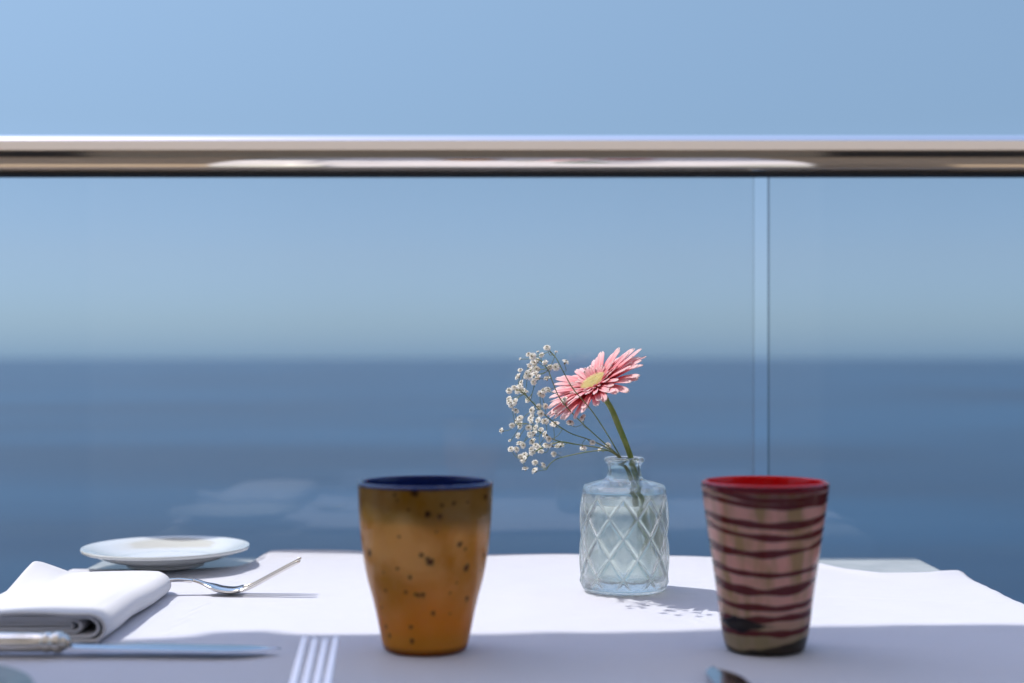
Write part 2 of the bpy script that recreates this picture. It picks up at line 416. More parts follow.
# ------------------------------------------------------------------ cutlery
def strip(stations, zfun, cup=0.0, n=7, x0=None):
    """longitudinal strip: stations of (x, centre y, half width); returns verts, faces"""
    vs = []; fs = []
    for x, yc, hw in stations:
        for k in range(n):
            q = -1 + 2*k/(n-1); vs.append((x, yc + hw*q, zfun(x) + cup*hw*(q*q)))
    for i in range(len(stations)-1):
        for k in range(n-1):
            a = i*n+k; fs.append((a, a+n, a+n+1, a+1))
    return vs, fs
FZ = [(0, 0.004), (0.03, 0.0065), (0.10, 0.0135), (0.115, 0.0120), (0.130, 0.0045), (0.143, 0.0022), (0.156, 0.0062), (0.196, 0.0275)]
def fz(x):
    pts = FZ
    if x <= 0: return pts[0][1]
    P = smooth_fz
    i = min(len(P)-2, max(0, int(x/0.196*(len(P)-1)))); u = x/0.196*(len(P)-1) - i
    return P[i] + (P[i+1]-P[i])*u
smooth_fz = []
for i in range(197):
    x = 0.196*i/196
    # weighted average of piecewise-linear profile
    def lin(x):
        if x <= 0: return FZ[0][1]
        for (a, b), (c, d) in zip(FZ, FZ[1:]):
            if x <= c: return b + (d-b)*(x-a)/(c-a)
        return FZ[-1][1] + (x-0.196)*0.55
    acc = 0; ws = 0
    for k in range(-9, 10):
        g = exp(-(k/4.5)**2); acc += g*lin(x + k*0.001); ws += g
    smooth_fz.append(acc/ws)
def make_fork(label, loc, rz):
    t = thing('fork', label, 'fork', loc, (0, 0, rz), 'silver forks laid on the cloth')
    HW = [(0, 0.006), (0.004, 0.0095), (0.02, 0.0105), (0.06, 0.0065), (0.10, 0.0032), (0.112, 0.0032)]
    st = [(x, 0, interp(x, HW)) for x in [0.112*i/40 for i in range(41)]]
    vs, fs = strip(st, fz, -0.12, 7); o = mesh_obj('handle', vs, fs, M_silver, t)
    s = o.modifiers.new('s', 'SOLIDIFY'); s.thickness = 0.0024; s.offset = 0
    o.modifiers.new('b', 'SUBSURF').render_levels = 2
    mb = MB(); BW = [(0.1122, 0.0032), (0.118, 0.0042), (0.130, 0.0112), (0.142, 0.0125), (0.150, 0.0124)]
    st = [(0.1122 + 0.0378*i/30, 0, interp(0.1122 + 0.0378*i/30, BW)) for i in range(31)]
    mb.add(*strip(st, fz, 0.22, 13))
    for k in range(4):
        yc = (-0.0095 + 0.00633*k)
        st = [(0.1498 + 0.046*i/24, yc*(1 - 0.06*i/24), 0.0022 - 0.0010*(i/24)**1.5 - (0.0005 if i == 24 else 0)) for i in range(25)]
        mb.add(*strip(st, lambda x: fz(x) + 0.22*0.0124*(yc/0.0124)**2*0.9, 0, 5))
    o = mb.build('head', M_silver, t)
    s = o.modifiers.new('s', 'SOLIDIFY'); s.thickness = 0.0019; s.offset = 0
    o.modifiers.new('b', 'SUBSURF').render_levels = 2
    return t
p = WT(232.5, 593.5, 0)
make_fork('silver fork with tines raised to the right, handle tucked at the napkin', (p.x-0.143, p.y-0.002, TOP-0.0024), radians(1.5))
tip = WT(321, 637, 0.0265); ang = radians(90-1.5)
make_fork('silver fork at the near edge, its four tines pointing towards the sea', (tip.x - 0.196*cos(ang), tip.y - 0.196*sin(ang), TOP-0.002), ang)

def make_knife(label, loc, rz, tilt=0.0):
    t = thing('knife', label, 'knife', loc, (tilt, 0, rz), 'silver knives laid on the cloth')
    # handle: oval, swelling to the butt, beaded collar at the blade end
    hp = [(0.0, 0.0), (0.0008, 0.005), (0.004, 0.0085), (0.012, 0.0098), (0.035, 0.0090), (0.070, 0.0078), (0.088, 0.0080), (0.0895, 0.0089), (0.0915, 0.0090), (0.093, 0.0078), (0.0955, 0.0092), (0.099, 0.0092), (0.1005, 0.0072), (0.103, 0.0058), (0.105, 0.003), (0.1052, 0)]
    hp = [(x, r*0.98) for x, r in hp]; n = 40
    mb = MB(); vs = []; fs = []
    xs = []
    for (a, b), (c, d) in zip(hp, hp[1:]):
        for q in range(3): xs.append((a + (c-a)*q/3, b + (d-b)*q/3))
    for x, r in xs:
        for k in range(n):
            a = 2*pi*k/n
            g = 1 + 0.05*cos(a*10)*(1 if 0.006 < x < 0.087 else 0)
            vs.append((x, r*cos(a)*1.0*g, 0.0072 + r*0.74*sin(a)*g))
    for i in range(len(xs)-1):
        for k in range(n): fs.append((i*n+k, (i+1)*n+k, (i+1)*n+(k+1) % n, i*n+(k+1) % n))
    fs.append(tuple(range((len(xs)-1)*n, len(xs)*n)))
    mb.add(vs, fs); mb.build('handle', M_handle, t)
    # blade: straight back, bellied edge, rounded tip; ridge gives two facets
    L0, L1 = 0.1042, 0.236; vs = []; fs = []; m = 60
    for i in range(m+1):
        u = i/m; x = L0 + (L1-L0)*u
        back = 0.0085 if u < 0.80 else 0.0085 - 0.0085*((u-0.80)/0.20)**2.2
        if u < 0.05: back = 0.0050 + 0.0035*(u/0.05)
        edge_ = -0.0095 - 0.0018*sin(min(1, u/0.75)*pi*0.6) if u < 0.7 else -0.0112 + 0.0145*((u-0.7)/0.3)**2.0
        if u < 0.05: edge_ = -0.0050 - 0.0048*(u/0.05)
        if edge_ > back - 0.0004: edge_ = back - 0.0004
        zc = 0.0052 - 0.0024*u
        th = 0.0011*(1-0.55*u)
        mid = back*0.45 + edge_*0.55
        vs += [(x, back, zc+th*0.55), (x, mid, zc+th), (x, edge_, zc), (x, mid, zc-th), (x, back, zc-th*0.55)]
    for i in range(m):
        for k in range(5): fs.append((i*5+k, i*5+(k+1) % 5, (i+1)*5+(k+1) % 5, (i+1)*5+k))
    fs += [(4, 3, 2, 1, 0), tuple(m*5+k for k in range(5))]
    o = mesh_obj('blade', vs, fs, M_blade, t, smooth=False)
    return t
q = W(281, 644, 0.889)
make_knife('silver table knife lying left to right in front of the folded napkin', (q.x-0.236, q.y-0.002, TOP+0.0004), radians(0.6), radians(-0.8))
q = WT(714, 663, 0.005); ang = radians(90+2)
make_knife('silver knife tip at the near edge, in front of the striped tumbler', (q.x - 0.236*cos(ang), q.y - 0.236*sin(ang), TOP+0.0004), ang)

# ------------------------------------------------------------------ tumblers
def glassy(name, nodes_fn, trans=0.25, rough=0.18):
    m = mat(name, (0.5, 0.3, 0.1), rough, Coat_Weight=0.7, Coat_Roughness=0.015, Specular_IOR_Level=0.15)
    b = m.node_tree.nodes['Principled BSDF']; out = m.node_tree.nodes['Material Output']
    colour = nodes_fn(m); L(m, colour, b.inputs['Base Color'])
    t = N(m, 'ShaderNodeBsdfTranslucent'); L(m, colour, t.inputs[0])
    s = N(m, 'ShaderNodeMixShader'); s.inputs[0].default_value = trans
    L(m, b.outputs[0], s.inputs[1]); L(m, t.outputs[0], s.inputs[2]); L(m, s.outputs[0], out.inputs[0]); return m
def amber_nodes(m):
    t = N(m, 'ShaderNodeTexCoord'); n1 = N(m, 'ShaderNodeTexNoise'); n1.inputs['Scale'].default_value = 28; n1.inputs['Detail'].default_value = 4; n1.inputs['Distortion'].default_value = 0.6
    L(m, t.outputs['Object'], n1.inputs['Vector'])
    r = N(m, 'ShaderNodeValToRGB'); e = r.color_ramp.elements
    e[0].position = 0.36; e[0].color = (0.74, 0.39, 0.03, 1); e[1].position = 0.62; e[1].color = (0.96, 0.66, 0.22, 1)
    L(m, n1.outputs['Fac'], r.inputs[0])
    a = N(m, 'ShaderNodeAttribute'); a.attribute_name = 'tint'
    sp = N(m, 'ShaderNodeSeparateColor'); L(m, a.outputs['Color'], sp.inputs[0])
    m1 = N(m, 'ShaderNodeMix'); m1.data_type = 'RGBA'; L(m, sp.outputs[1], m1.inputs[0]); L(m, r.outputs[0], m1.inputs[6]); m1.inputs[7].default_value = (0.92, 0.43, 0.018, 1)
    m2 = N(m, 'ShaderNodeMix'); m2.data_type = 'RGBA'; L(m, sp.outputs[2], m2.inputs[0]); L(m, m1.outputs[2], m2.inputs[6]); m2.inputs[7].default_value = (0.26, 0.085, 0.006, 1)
    m3 = N(m, 'ShaderNodeMix'); m3.data_type = 'RGBA'; L(m, sp.outputs[0], m3.inputs[0]); L(m, m2.outputs[2], m3.inputs[6]); m3.inputs[7].default_value = (0.05, 0.008, 0.004, 1)
    return m3.outputs[2]
def stripe_nodes(m):
    t = N(m, 'ShaderNodeTexCoord'); n1 = N(m, 'ShaderNodeTexNoise'); n1.inputs['Scale'].default_value = 60; n1.inputs['Detail'].default_value = 3
    mp = N(m, 'ShaderNodeMapping'); mp.inputs['Scale'].default_value = (1.6, 1.6, 0.4); L(m, t.outputs['Object'], mp.inputs[0]); L(m, mp.outputs[0], n1.inputs['Vector'])
    r = N(m, 'ShaderNodeValToRGB'); e = r.color_ramp.elements
    e[0].position = 0.36; e[0].color = (0.62, 0.44, 0.22, 1); e[1].position = 0.54; e[1].color = (0.97, 0.62, 0.52, 1)
    L(m, n1.outputs['Fac'], r.inputs[0])
    a = N(m, 'ShaderNodeAttribute'); a.attribute_name = 'tint'
    sp = N(m, 'ShaderNodeSeparateColor'); L(m, a.outputs['Color'], sp.inputs[0])
    m1 = N(m, 'ShaderNodeMix'); m1.data_type = 'RGBA'; L(m, sp.outputs[1], m1.inputs[0]); L(m, r.outputs[0], m1.inputs[6]); m1.inputs[7].default_value = (0.48, 0.40, 0.22, 1)
    m2 = N(m, 'ShaderNodeMix'); m2.data_type = 'RGBA'; L(m, sp.outputs[0], m2.inputs[0]); L(m, m1.outputs[2], m2.inputs[6]); m2.inputs[7].default_value = (0.17, 0.003, 0.010, 1)
    m3 = N(m, 'ShaderNodeMix'); m3.data_type = 'RGBA'; L(m, sp.outputs[2], m3.inputs[0]); L(m, m2.outputs[2], m3.inputs[6]); m3.inputs[7].default_value = (0.006, 0.003, 0.004, 1)
    return m3.outputs[2]
def flat(c):
    def f(m):
        n = N(m, 'ShaderNodeRGB'); n.outputs[0].default_value = (*c, 1); return n.outputs[0]
    return f
M_amberin = glassy('pale_amber_lining', lambda m: flat((0.97, 0.76, 0.42))(m), 0.7, 0.1)
M_pinkin = glassy('pale_pink_lining', lambda m: flat((0.97, 0.66, 0.56))(m), 0.7, 0.1)
M_amber = glassy('amber_speckled_glass', amber_nodes, 0.6)
M_stripe = glassy('striped_glass', stripe_nodes, 0.5)
M_blue = glassy('cobalt_lining', flat((0.010, 0.03, 0.19)), 0.3, 0.1)
M_bluelip = glassy('cobalt_lip', flat((0.003, 0.012, 0.10)), 0.2, 0.2); M_bluelip.node_tree.nodes['Principled BSDF'].inputs['Coat Weight'].default_value = 0.3
M_redlip = glassy('dark_red_lip', flat((0.16, 0.002, 0.014)), 0.3, 0.15)
M_red = glassy('red_lining', flat((0.88, 0.004, 0.008)), 0.35, 0.15)

def tumbler(name, label, loc, prof, body_mat, lining_mat, tint, thick=0.0029, lip=0.0014, lip_mat=None, low_mat=None):
    t = thing(name, label, 'tumbler', loc)
    Hh = prof[-1][1]; n = 288; m = 200
    pp = smoothprofile(prof, 120)
    def rad(z):
        for a, b in zip(pp, pp[1:]):
            if z <= b.y: return a.x + (b.x-a.x)*(z-a.y)/max(1e-9, b.y-a.y)
        return pp[-1].x
    rows = []
    r0 = rad(0.0022)
    rows += [(0.0, 0.0012), (r0*0.55, 0.0012), (r0*0.86, 0.0), (r0*0.93, 0.0001), (r0*0.975, 0.0008)]
    HB = Hh - lip
    rows += [(rad(0.0022 + (HB-0.0022)*i/m), 0.0022 + (HB-0.0022)*i/m) for i in range(m+1)]
    rows += [(rad(HB)-0.0006, HB+0.0001)]
    # inner face of the outer layer
    rows += [(rad(z)-thick*0.5, z) for z in [HB-0.0001 - (HB-0.012)*i/30 for i in range(31)]] + [(0, 0.0108)]
    vs, fs = lathe(rows, n)
    o = mesh_obj('body', vs, fs, body_mat, t)
    ca = o.data.color_attributes.new('tint', 'FLOAT_COLOR', 'POINT')
    for i, v in enumerate(o.data.vertices):
        co = v.co; a = atan2(co.x, -co.y)      # 0 towards the camera, + to the right
        ca.data[i].color = (*tint(a, co.z), 1)
    rows = [(rad(z)-thick*0.5-0.0001, z) for z in [0.0125 + (HB-0.0125)*i/40 for i in range(41)]]
    rows = [(0, 0.0112)] + [(rows[0][0]*0.9, 0.0112)] + rows
    rows += [(rad(HB)-0.0001, HB+0.0004), (rad(HB)+0.0003, HB+0.0008), (rad(Hh-0.0008)+0.0003, Hh-0.0008), (rad(Hh)-0.0002, Hh+0.0004), (rad(Hh)-0.0018, Hh+0.0012), (rad(Hh)-thick+0.0003, Hh+0.0008)]
    rows += [(rad(z)-thick, z) for z in [Hh-0.0004 - (Hh-0.016)*i/40 for i in range(41)]] + [(rad(0.016)*0.8, 0.0140), (0, 0.0135)]
    vs, fs = lathe(rows, n)
    fmi = [1 if all(vs[i][2] > HB+0.0001 and sqrt(vs[i][0]**2+vs[i][1]**2) > rad(vs[i][2])-0.0013 for i in f) else 0 for f in fs]
    mesh_obj('lining', vs, fs, None, t, mats=[lining_mat, lip_mat, low_mat], fm=[2 if (k_ == 0 and max(vs[i][2] for i in f) < Hh - 0.020) else k_ for k_, f in zip(fmi, fs)])
    return t
rng = random.Random(3)
# speckle positions on the camera side, read off the photograph: (px, py, radius mm)
SPK = [(415.5, 492, 3.2), (399, 500, 1), (410, 509, 1.2), (428.5, 513, 2.6), (439.5, 515.5, 2), (442, 505, 1.4), (453, 503, 1.6), (466, 503, 1.3), (396, 495, 1.4), (458, 544.5, 1.9), (463, 550, 1.2), (422, 554, 1.6), (430.5, 561, 2.8), (428, 558, 2), (463.5, 570, 2.4), (465, 567, 1.8), (399.5, 568, 1.4), (411.5, 576, 1.8), (386, 573, 1), (408, 591, 1.5), (417, 593, 1.4), (423.5, 593, 2), (420, 594, 1.5), (448, 592.5, 1.1), (464, 601, 2.3), (433, 612, 1.9), (412, 626, 1.8), (387, 629, 1.9), (391, 637, 1.8), (413, 640, 2.4), (483, 500, 2.4), (370, 556, 2.6), (481, 560, 1.5), (454, 583, 1), (476, 575, 1), (389, 591, 1.2), (382, 610, 1.2), (445, 480, 1), (436, 531, 1), (401, 536, 1), (449, 614, 1)]
ac = (424.8, 0.905); ax = (425.5-512)*0.905/F
spk = []
for px, py, r in SPK:
    rr_ = interp(py, [(490, 0.0415), (552, 0.0385), (600, 0.0320), (650, 0.0265)])
    dd = 0.905 - rr_*0.85
    x = (px-512)*dd/F - ax; z = (CAMZ-(py-HY)*dd/F) - TOP
    x = max(-rr_*0.98, min(rr_*0.98, x)); spk.append((math.asin(x/rr_), z, r*0.00068))
for i in range(45): spk.append((pi/2 + rng.random()*pi, 0.01+rng.random()*0.095, (0.8+2*rng.random())*0.00045))
def tint_amber(a, z):
    s = 0
    for sa, sz, sr in spk:
        dz = z - sz
        if abs(dz) > 0.004: continue
        da = (a - sa + pi) % (2*pi) - pi
        dx = da*0.036
        if abs(dx) > 0.004: continue
        d = sqrt(dx*dx + dz*dz*0.8) * (1 + 0.5*noise.noise(Vector((a*20, z*600, 1))))
        s = max(s, max(0, min(1, (sr*1.25 - d)/(sr*0.6))))
    s *= 0.9
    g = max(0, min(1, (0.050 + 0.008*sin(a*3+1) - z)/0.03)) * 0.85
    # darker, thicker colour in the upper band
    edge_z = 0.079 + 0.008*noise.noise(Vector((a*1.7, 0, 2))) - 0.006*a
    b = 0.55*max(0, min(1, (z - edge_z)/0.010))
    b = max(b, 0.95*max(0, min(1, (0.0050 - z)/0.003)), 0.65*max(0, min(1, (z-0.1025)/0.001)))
    return (s, g, b)
amber_prof = [(0.0260, 0), (0.0277, 0.006), (0.0328, 0.030), (0.0370, 0.046), (0.0400, 0.064), (0.0421, 0.086), (0.0430, 0.1055)]
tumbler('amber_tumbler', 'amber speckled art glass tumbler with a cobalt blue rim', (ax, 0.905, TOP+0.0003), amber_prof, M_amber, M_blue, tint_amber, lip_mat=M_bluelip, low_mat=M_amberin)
# stripes: height at the left side, middle and right side, half thickness (mm)
def zpx(py): return 0.1055 - (py-490)*0.000612
STR = [((489, 503, 496), 1.7), ((501, 509, 503), 1.5), ((521, 528, 519), 1.7), ((531, 541, 534), 1.5), ((552, 557, 545), 1.8), ((573, 578, 572), 1.6), ((590, 596, 584), 1.9), ((609, 613, 606), 1.5), ((627, 624, 620), 1.5), ((639, 639, 634), 1.6)]
def tint_stripe(a, z):
    am = ((a + pi) % (2*pi)) - pi
    s = 0
    for k, ((l, c, r), hw) in enumerate(STR):
        q = am/1.3
        if abs(am) <= 1.3:
            zc = zpx(c) + ((zpx(r)-zpx(l))/2)*q + ((zpx(l)+zpx(r))/2 - zpx(c))*q*q
        else:
            e = (abs(am)-1.3)/(pi-1.3)*0.5; e = e*e*(3-2*e)
            zr = zpx(r); zl = zpx(l)
            zc = (zr + (zl-zr)*e) if am > 0 else (zl + (zr-zl)*e)
        zc += 0.0010*noise.noise(Vector((am*1.6, k*3.3, 0)))
        h = hw*0.0016*(0.78 + 0.55*noise.noise(Vector((am*2.2, k*5.1, 4))))
        s = max(s, max(0, min(1, (h + 0.0004 - abs(z-zc))/0.0008)))
    g = max(0, min(1, (0.03 - z)/0.02))*0.8
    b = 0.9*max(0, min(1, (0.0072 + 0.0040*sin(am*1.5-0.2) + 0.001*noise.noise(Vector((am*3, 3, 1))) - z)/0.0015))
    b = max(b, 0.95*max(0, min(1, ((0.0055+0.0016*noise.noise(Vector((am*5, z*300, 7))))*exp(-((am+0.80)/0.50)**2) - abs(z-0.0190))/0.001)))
    top = max(0, min(1, (z - (0.1005 + 0.003*cos(am*1.2) * -1 + 0.002))/0.001))*0.75
    return (max(s*0.95, top), g, b)
red_prof = [(0.0243, 0), (0.0258, 0.004), (0.0281, 0.016), (0.0308, 0.038), (0.0368, 0.079), (0.0395, 0.098), (0.0402, 0.1055)]
tumbler('striped_tumbler', 'pink and brown striped art glass tumbler with a red rim', ((765-512)*0.905/F, 0.905, TOP+0.0003), red_prof, M_stripe, M_red, tint_stripe, lip=0.0035, lip_mat=M_redlip, low_mat=M_pinkin)

# ------------------------------------------------------------------ vase
VX, VY = (624.2-512)*1.134/F, 1.134
def make_vase():
    t = thing('vase', 'small clear glass bottle vase embossed with a diamond lattice, half way to the rail', 'vase', (VX, VY, TOP+0.0004))
    n = 400
    prof = [(0.0, 0.0018), (0.025, 0.0018), (0.0290, 0.0), (0.0325, 0.0006), (0.0345, 0.0035), (0.0348, 0.008), (0.0345, 0.030), (0.0342, 0.055), (0.0338, 0.076), (0.0335, 0.0805), (0.0318, 0.0835), (0.0240, 0.0858), (0.0165, 0.0876), (0.0142, 0.0898), (0.0134, 0.094), (0.0134, 0.0985), (0.0142, 0.1008), (0.0158, 0.1015), (0.0163, 0.1032), (0.0158, 0.1050), (0.0140, 0.1056),
            (0.0118, 0.1048), (0.0108, 0.101), (0.0108, 0.092), (0.0125, 0.0875), (0.0200, 0.0845), (0.0285, 0.0815), (0.0304, 0.0785), (0.0308, 0.060), (0.0310, 0.030), (0.0309, 0.012), (0.0290, 0.0085), (0.020, 0.0075), (0.0, 0.0072)]
    # resample long straight walls finely so the relief has vertices to live on
    out = []
    for (a, b) in zip(prof, prof[1:]):
        ln = sqrt((a[0]-b[0])**2 + (a[1]-b[1])**2); outer = a[0] > 0.0334 and b[0] > 0.0334
        k = max(1, int(ln/(0.00045 if outer else 0.0025)))
        for i in range(k): out.append((a[0]+(b[0]-a[0])*i/k, a[1]+(b[1]-a[1])*i/k))
    out.append(prof[-1])
    vs, fs = lathe(out, n)
    ND = 10; dh = 0.0310; P0 = 0.0130
    nv = []; frost = []; ridge = {}
    for v in vs:
        x, y, z = v; r = sqrt(x*x+y*y); nf0 = len(frost)
        if r > 0.0332 and 0.002 < z < 0.081:
            a = atan2(y, x)
            u = (a*ND/(2*pi) + 0.15); q = (z-P0)/dh
            d1 = abs(((u+q) % 1.0) - 0.5); d2 = abs(((u-q) % 1.0) - 0.5)
            # distance to ridge lines (0 at the line)
            wdt = 0.085
            rid = max(exp(-(d1/wdt)**2), exp(-(d2/wdt)**2))
            pil = (1 - exp(-(d1*d2)*16.0))
            fade = max(0, min(1, (z-0.004)/0.004))*max(0, min(1, (0.0775-z)/0.004))
            dr = (0.0016*rid + 0.0005*pil)*fade; frost.append((1-rid)*fade); ridge[len(nv)] = (max(0, rid-0.35)/0.65)**1.5*fade
            # tiny ribbing inside each diamond
            dr += 0.00010*sin(z*2*pi/0.0013 + a*26)*(1-rid)*fade
            f = (r+dr-0.0003)/r; x *= f; y *= f
        if len(frost) == nf0: frost.append(0.0)
        nv.append((x, y, z))
    m = mat('pressed_glass', (0.965, 1.0, 0.975), 0.10, Transmission_Weight=1.0, IOR=1.47)
    nt = m.node_tree; b = nt.nodes['Principled BSDF']; o_ = nt.nodes['Material Output']
    tr = N(m, 'ShaderNodeBsdfTransparent'); tr.inputs[0].default_value = (0.97, 0.99, 0.985, 1)
    s = N(m, 'ShaderNodeMixShader'); s.inputs[0].default_value = 0.22
    L(m, b.outputs[0], s.inputs[1]); L(m, tr.outputs[0], s.inputs[2]); L(m, s.outputs[0], o_.inputs[0])
    at = N(m, 'ShaderNodeAttribute'); at.attribute_name = 'frost'
    mr = N(m, 'ShaderNodeMapRange'); mr.inputs[3].default_value = 0.03; mr.inputs[4].default_value = 0.13; L(m, at.outputs['Fac'], mr.inputs[0]); L(m, mr.outputs[0], b.inputs['Roughness'])
    dfs = N(m, 'ShaderNodeBsdfTranslucent'); dfs.inputs[0].default_value = (0.97, 1.0, 0.98, 1); d2 = N(m, 'ShaderNodeBsdfDiffuse'); d2.inputs[0].default_value = (0.90, 0.95, 0.92, 1)
    sa = N(m, 'ShaderNodeMixShader'); L(m, dfs.outputs[0], sa.inputs[1]); L(m, d2.outputs[0], sa.inputs[2])
    at2 = N(m, 'ShaderNodeAttribute'); at2.attribute_name = 'ridge'
    rm = N(m, 'ShaderNodeMath', operation='MULTIPLY'); rm.inputs[1].default_value = 0.38; L(m, at2.outputs['Fac'], rm.inputs[0])  # white mixed into the ridges stands in for their refracted highlights
    fm_ = N(m, 'ShaderNodeMath', operation='MULTIPLY_ADD'); fm_.inputs[1].default_value = 0.11; L(m, at.outputs['Fac'], fm_.inputs[0]); L(m, rm.outputs[0], fm_.inputs[2])
    sb = N(m, 'ShaderNodeMixShader'); L(m, fm_.outputs[0], sb.inputs[0]); L(m, s.outputs[0], sb.inputs[1]); L(m, sa.outputs[0], sb.inputs[2]); L(m, sb.outputs[0], o_.inputs[0])
    bo = mesh_obj('bottle', nv, fs, m, t)
    fa = bo.data.attributes.new('frost', 'FLOAT', 'POINT')
    for d_, f_ in zip(fa.data, frost): d_.value = f_
    fb = bo.data.attributes.new('ridge', 'FLOAT', 'POINT')
    for k_, v_ in ridge.items(): fb.data[k_].value = v_
    wm = mat('vase_water', (0.93, 0.98, 0.90), 0.0, Transmission_Weight=1.0, IOR=1.33)
    b = wm.node_tree.nodes['Principled BSDF']; o_ = wm.node_tree.nodes['Material Output']
    tr = N(wm, 'ShaderNodeBsdfTransparent'); s = N(wm, 'ShaderNodeMixShader'); s.inputs[0].default_value = 0.22
    L(wm, b.outputs[0], s.inputs[1]); L(wm, tr.outputs[0], s.inputs[2]); L(wm, s.outputs[0], o_.inputs[0])
    wl = 0.0685
    pr = [(0, 0.0080), (0.020, 0.0083), (0.0286, 0.0092), (0.0305, 0.0126), (0.0306, 0.03), (0.0304, 0.06), (0.03035, wl+0.0010), (0.0295, wl+0.0002), (0.028, wl), (0, wl)]
    vs, fs = lathe(pr, 96); mesh_obj('water_fill', vs, fs, wm, t)
make_vase()

# ------------------------------------------------------------------ gerbera
def make_gerbera():
    base = Vector((VX+0.012, VY-0.002, TOP+0.0095))
    t = thing('gerbera', 'pink gerbera daisy with a yellow centre leaning left in the glass vase', 'flower', base)
    C = W(595.5, 385, 1.112)
    nrm = Vector((-0.50, -0.31, 0.80)).normalized()
    ux = nrm.cross(Vector((0, 1, 0.0))).normalized(); uy = nrm.cross(ux).normalized()
    def loc(r, a, h): return C - base + ux*(r*cos(a)) + uy*(r*sin(a)) + nrm*h
    # stem
    pts = [W(653, 577, 1.136), W(650, 545, 1.138), W(643, 505, 1.137), W(635.5, 474, 1.134), W(629, 452, 1.130), W(619, 427, 1.122), W(611, 408, 1.117), W(603.5, 397, 1.1145)]
    sp = smoothprofile([tuple(p - base) for p in pts], 40)
    mb = MB(); mb.tube(sp, [0.0023 + 0.0003*sin(i*0.5)*0.3 + (0.0006 if i > 36 else 0) for i in range(40)], 14); mb.build('stem', M_stem, t)
    # calyx with pointed bracts
    mb = MB(); rg = random.Random(5); vs = []; fs = []
    rows = [(0.0022, -0.0125), (0.005, -0.0105), (0.0085, -0.0075), (0.0105, -0.004), (0.0100, -0.002)]
    for r, h in rows: vs += [loc(r, 2*pi*k/20, h) for k in range(20)]
    for i in range(4):
        for k in range(20): fs.append((i*20+k, i*20+(k+1) % 20, (i+1)*20+(k+1) % 20, (i+1)*20+k))
    mb.add(vs, fs)
    for k in range(34):
        a = 2*pi*k/34 + rg.uniform(-.08, .08); h0 = rg.choice([-0.0095, -0.007, -0.005]); r0 = interp(h0, [(-0.0125, 0.0022), (-0.004, 0.0105)])
        l = rg.uniform(0.006, 0.009); da = 0.0011/r0*0.7
        mb.add([loc(r0, a-da, h0), loc(r0, a+da, h0), loc(r0+l*0.55, a+da*0.5, h0+l*0.35), loc(r0+l*0.55, a-da*0.5, h0+l*0.35), loc(r0+l, a, h0+l*0.45+rg.uniform(-.001, .001))],
               [(0, 1, 2, 3), (3, 2, 4)])
    mb.build('calyx', M_calyx, t)
    # petal material: deep pink at the foot, pale towards the tip, from the petal's own length attribute
    m = mat('petal_pink', (0.9, 0.4, 0.45), 0.5, Specular_IOR_Level=0.3); b = m.node_tree.nodes['Principled BSDF']; out = m.node_tree.nodes['Material Output']
    at = N(m, 'ShaderNodeAttribute'); at.attribute_name = 'along'; sc = N(m, 'ShaderNodeSeparateColor'); L(m, at.outputs['Color'], sc.inputs[0])
    r = N(m, 'ShaderNodeValToRGB'); cr = r.color_ramp
    st = [(0.0, (0.93, 0.32, 0.28)), (0.28, (0.96, 0.32, 0.36)), (0.52, (0.97, 0.50, 0.54)), (0.80, (0.97, 0.72, 0.74)), (1.0, (0.97, 0.90, 0.88))]
    while len(cr.elements) < 5: cr.elements.new(.5)
    for e, (p, c) in zip(cr.elements, st): e.position = p; e.color = (*c, 1)
    L(m, sc.outputs[0], r.inputs[0])
    # fine lengthwise veins
    mul = N(m, 'ShaderNodeMath', operation='SINE'); mm = N(m, 'ShaderNodeMath', operation='MULTIPLY'); mm.inputs[1].default_value = 38; L(m, sc.outputs[1], mm.inputs[0]); L(m, mm.outputs[0], mul.inputs[0])
    mr = N(m, 'ShaderNodeMapRange'); mr.inputs[1].default_value = -1; mr.inputs[2].default_value = 1; mr.inputs[3].default_value = 0.80; mr.inputs[4].default_value = 1.0; L(m, mul.outputs[0], mr.inputs[0])
    mxn = N(m, 'ShaderNodeMix'); mxn.data_type = 'RGBA'; mxn.blend_type = 'MULTIPLY'; mxn.inputs[0].default_value = 1
    L(m, r.outputs[0], mxn.inputs[6]); cmb = N(m, 'ShaderNodeCombineColor'); L(m, mr.outputs[0], cmb.inputs[1]); L(m, mr.outputs[0], cmb.inputs[2]); cmb.inputs[0].default_value = 1.0
    L(m, cmb.outputs[0], mxn.inputs[7]); L(m, mxn.outputs[2], b.inputs['Base Color'])
    tl = N(m, 'ShaderNodeBsdfTranslucent'); L(m, mxn.outputs[2], tl.inputs[0]); ms = N(m, 'ShaderNodeMixShader'); ms.inputs[0].default_value = 0.42
    L(m, b.outputs[0], ms.inputs[1]); L(m, tl.outputs[0], ms.inputs[2]); L(m, ms.outputs[0], out.inputs[0])
    rg = random.Random(11)
    def petal(a, r0, ln, hw, h0, rise, droop, side, name='petal'):
        nu, nw = 14, 7; vs = []; fs = []; col = []
        tw = rg.uniform(-0.25, 0.25)
        for i in range(nu+1):
            u = i/nu
            wv = hw*(0.35 + 0.65*min(1, u/0.45)**0.8) * (1 if u < 0.82 else sqrt(max(0.02, 1-((u-0.82)/0.19)**2)))
            rr = r0 + ln*u; hh = h0 + rise*u - droop*u*u
            for k in range(nw):
                q = -1 + 2*k/(nw-1)
                cc = 0.28*wv*q*q + 0.0003*cos(q*9)       # channelled section
                tipn = 0.0016*(1 if abs(q) < 0.4 else 0)*(u > 0.95)*-1
                lat = wv*q*cos(tw*u) + side*u*u
                A = a + lat/max(rr, 0.004)
                vs.append(loc(rr + tipn, A, hh + cc + wv*q*sin(tw*u)))
                col.append((u, q*0.5+0.5, 0, 1))
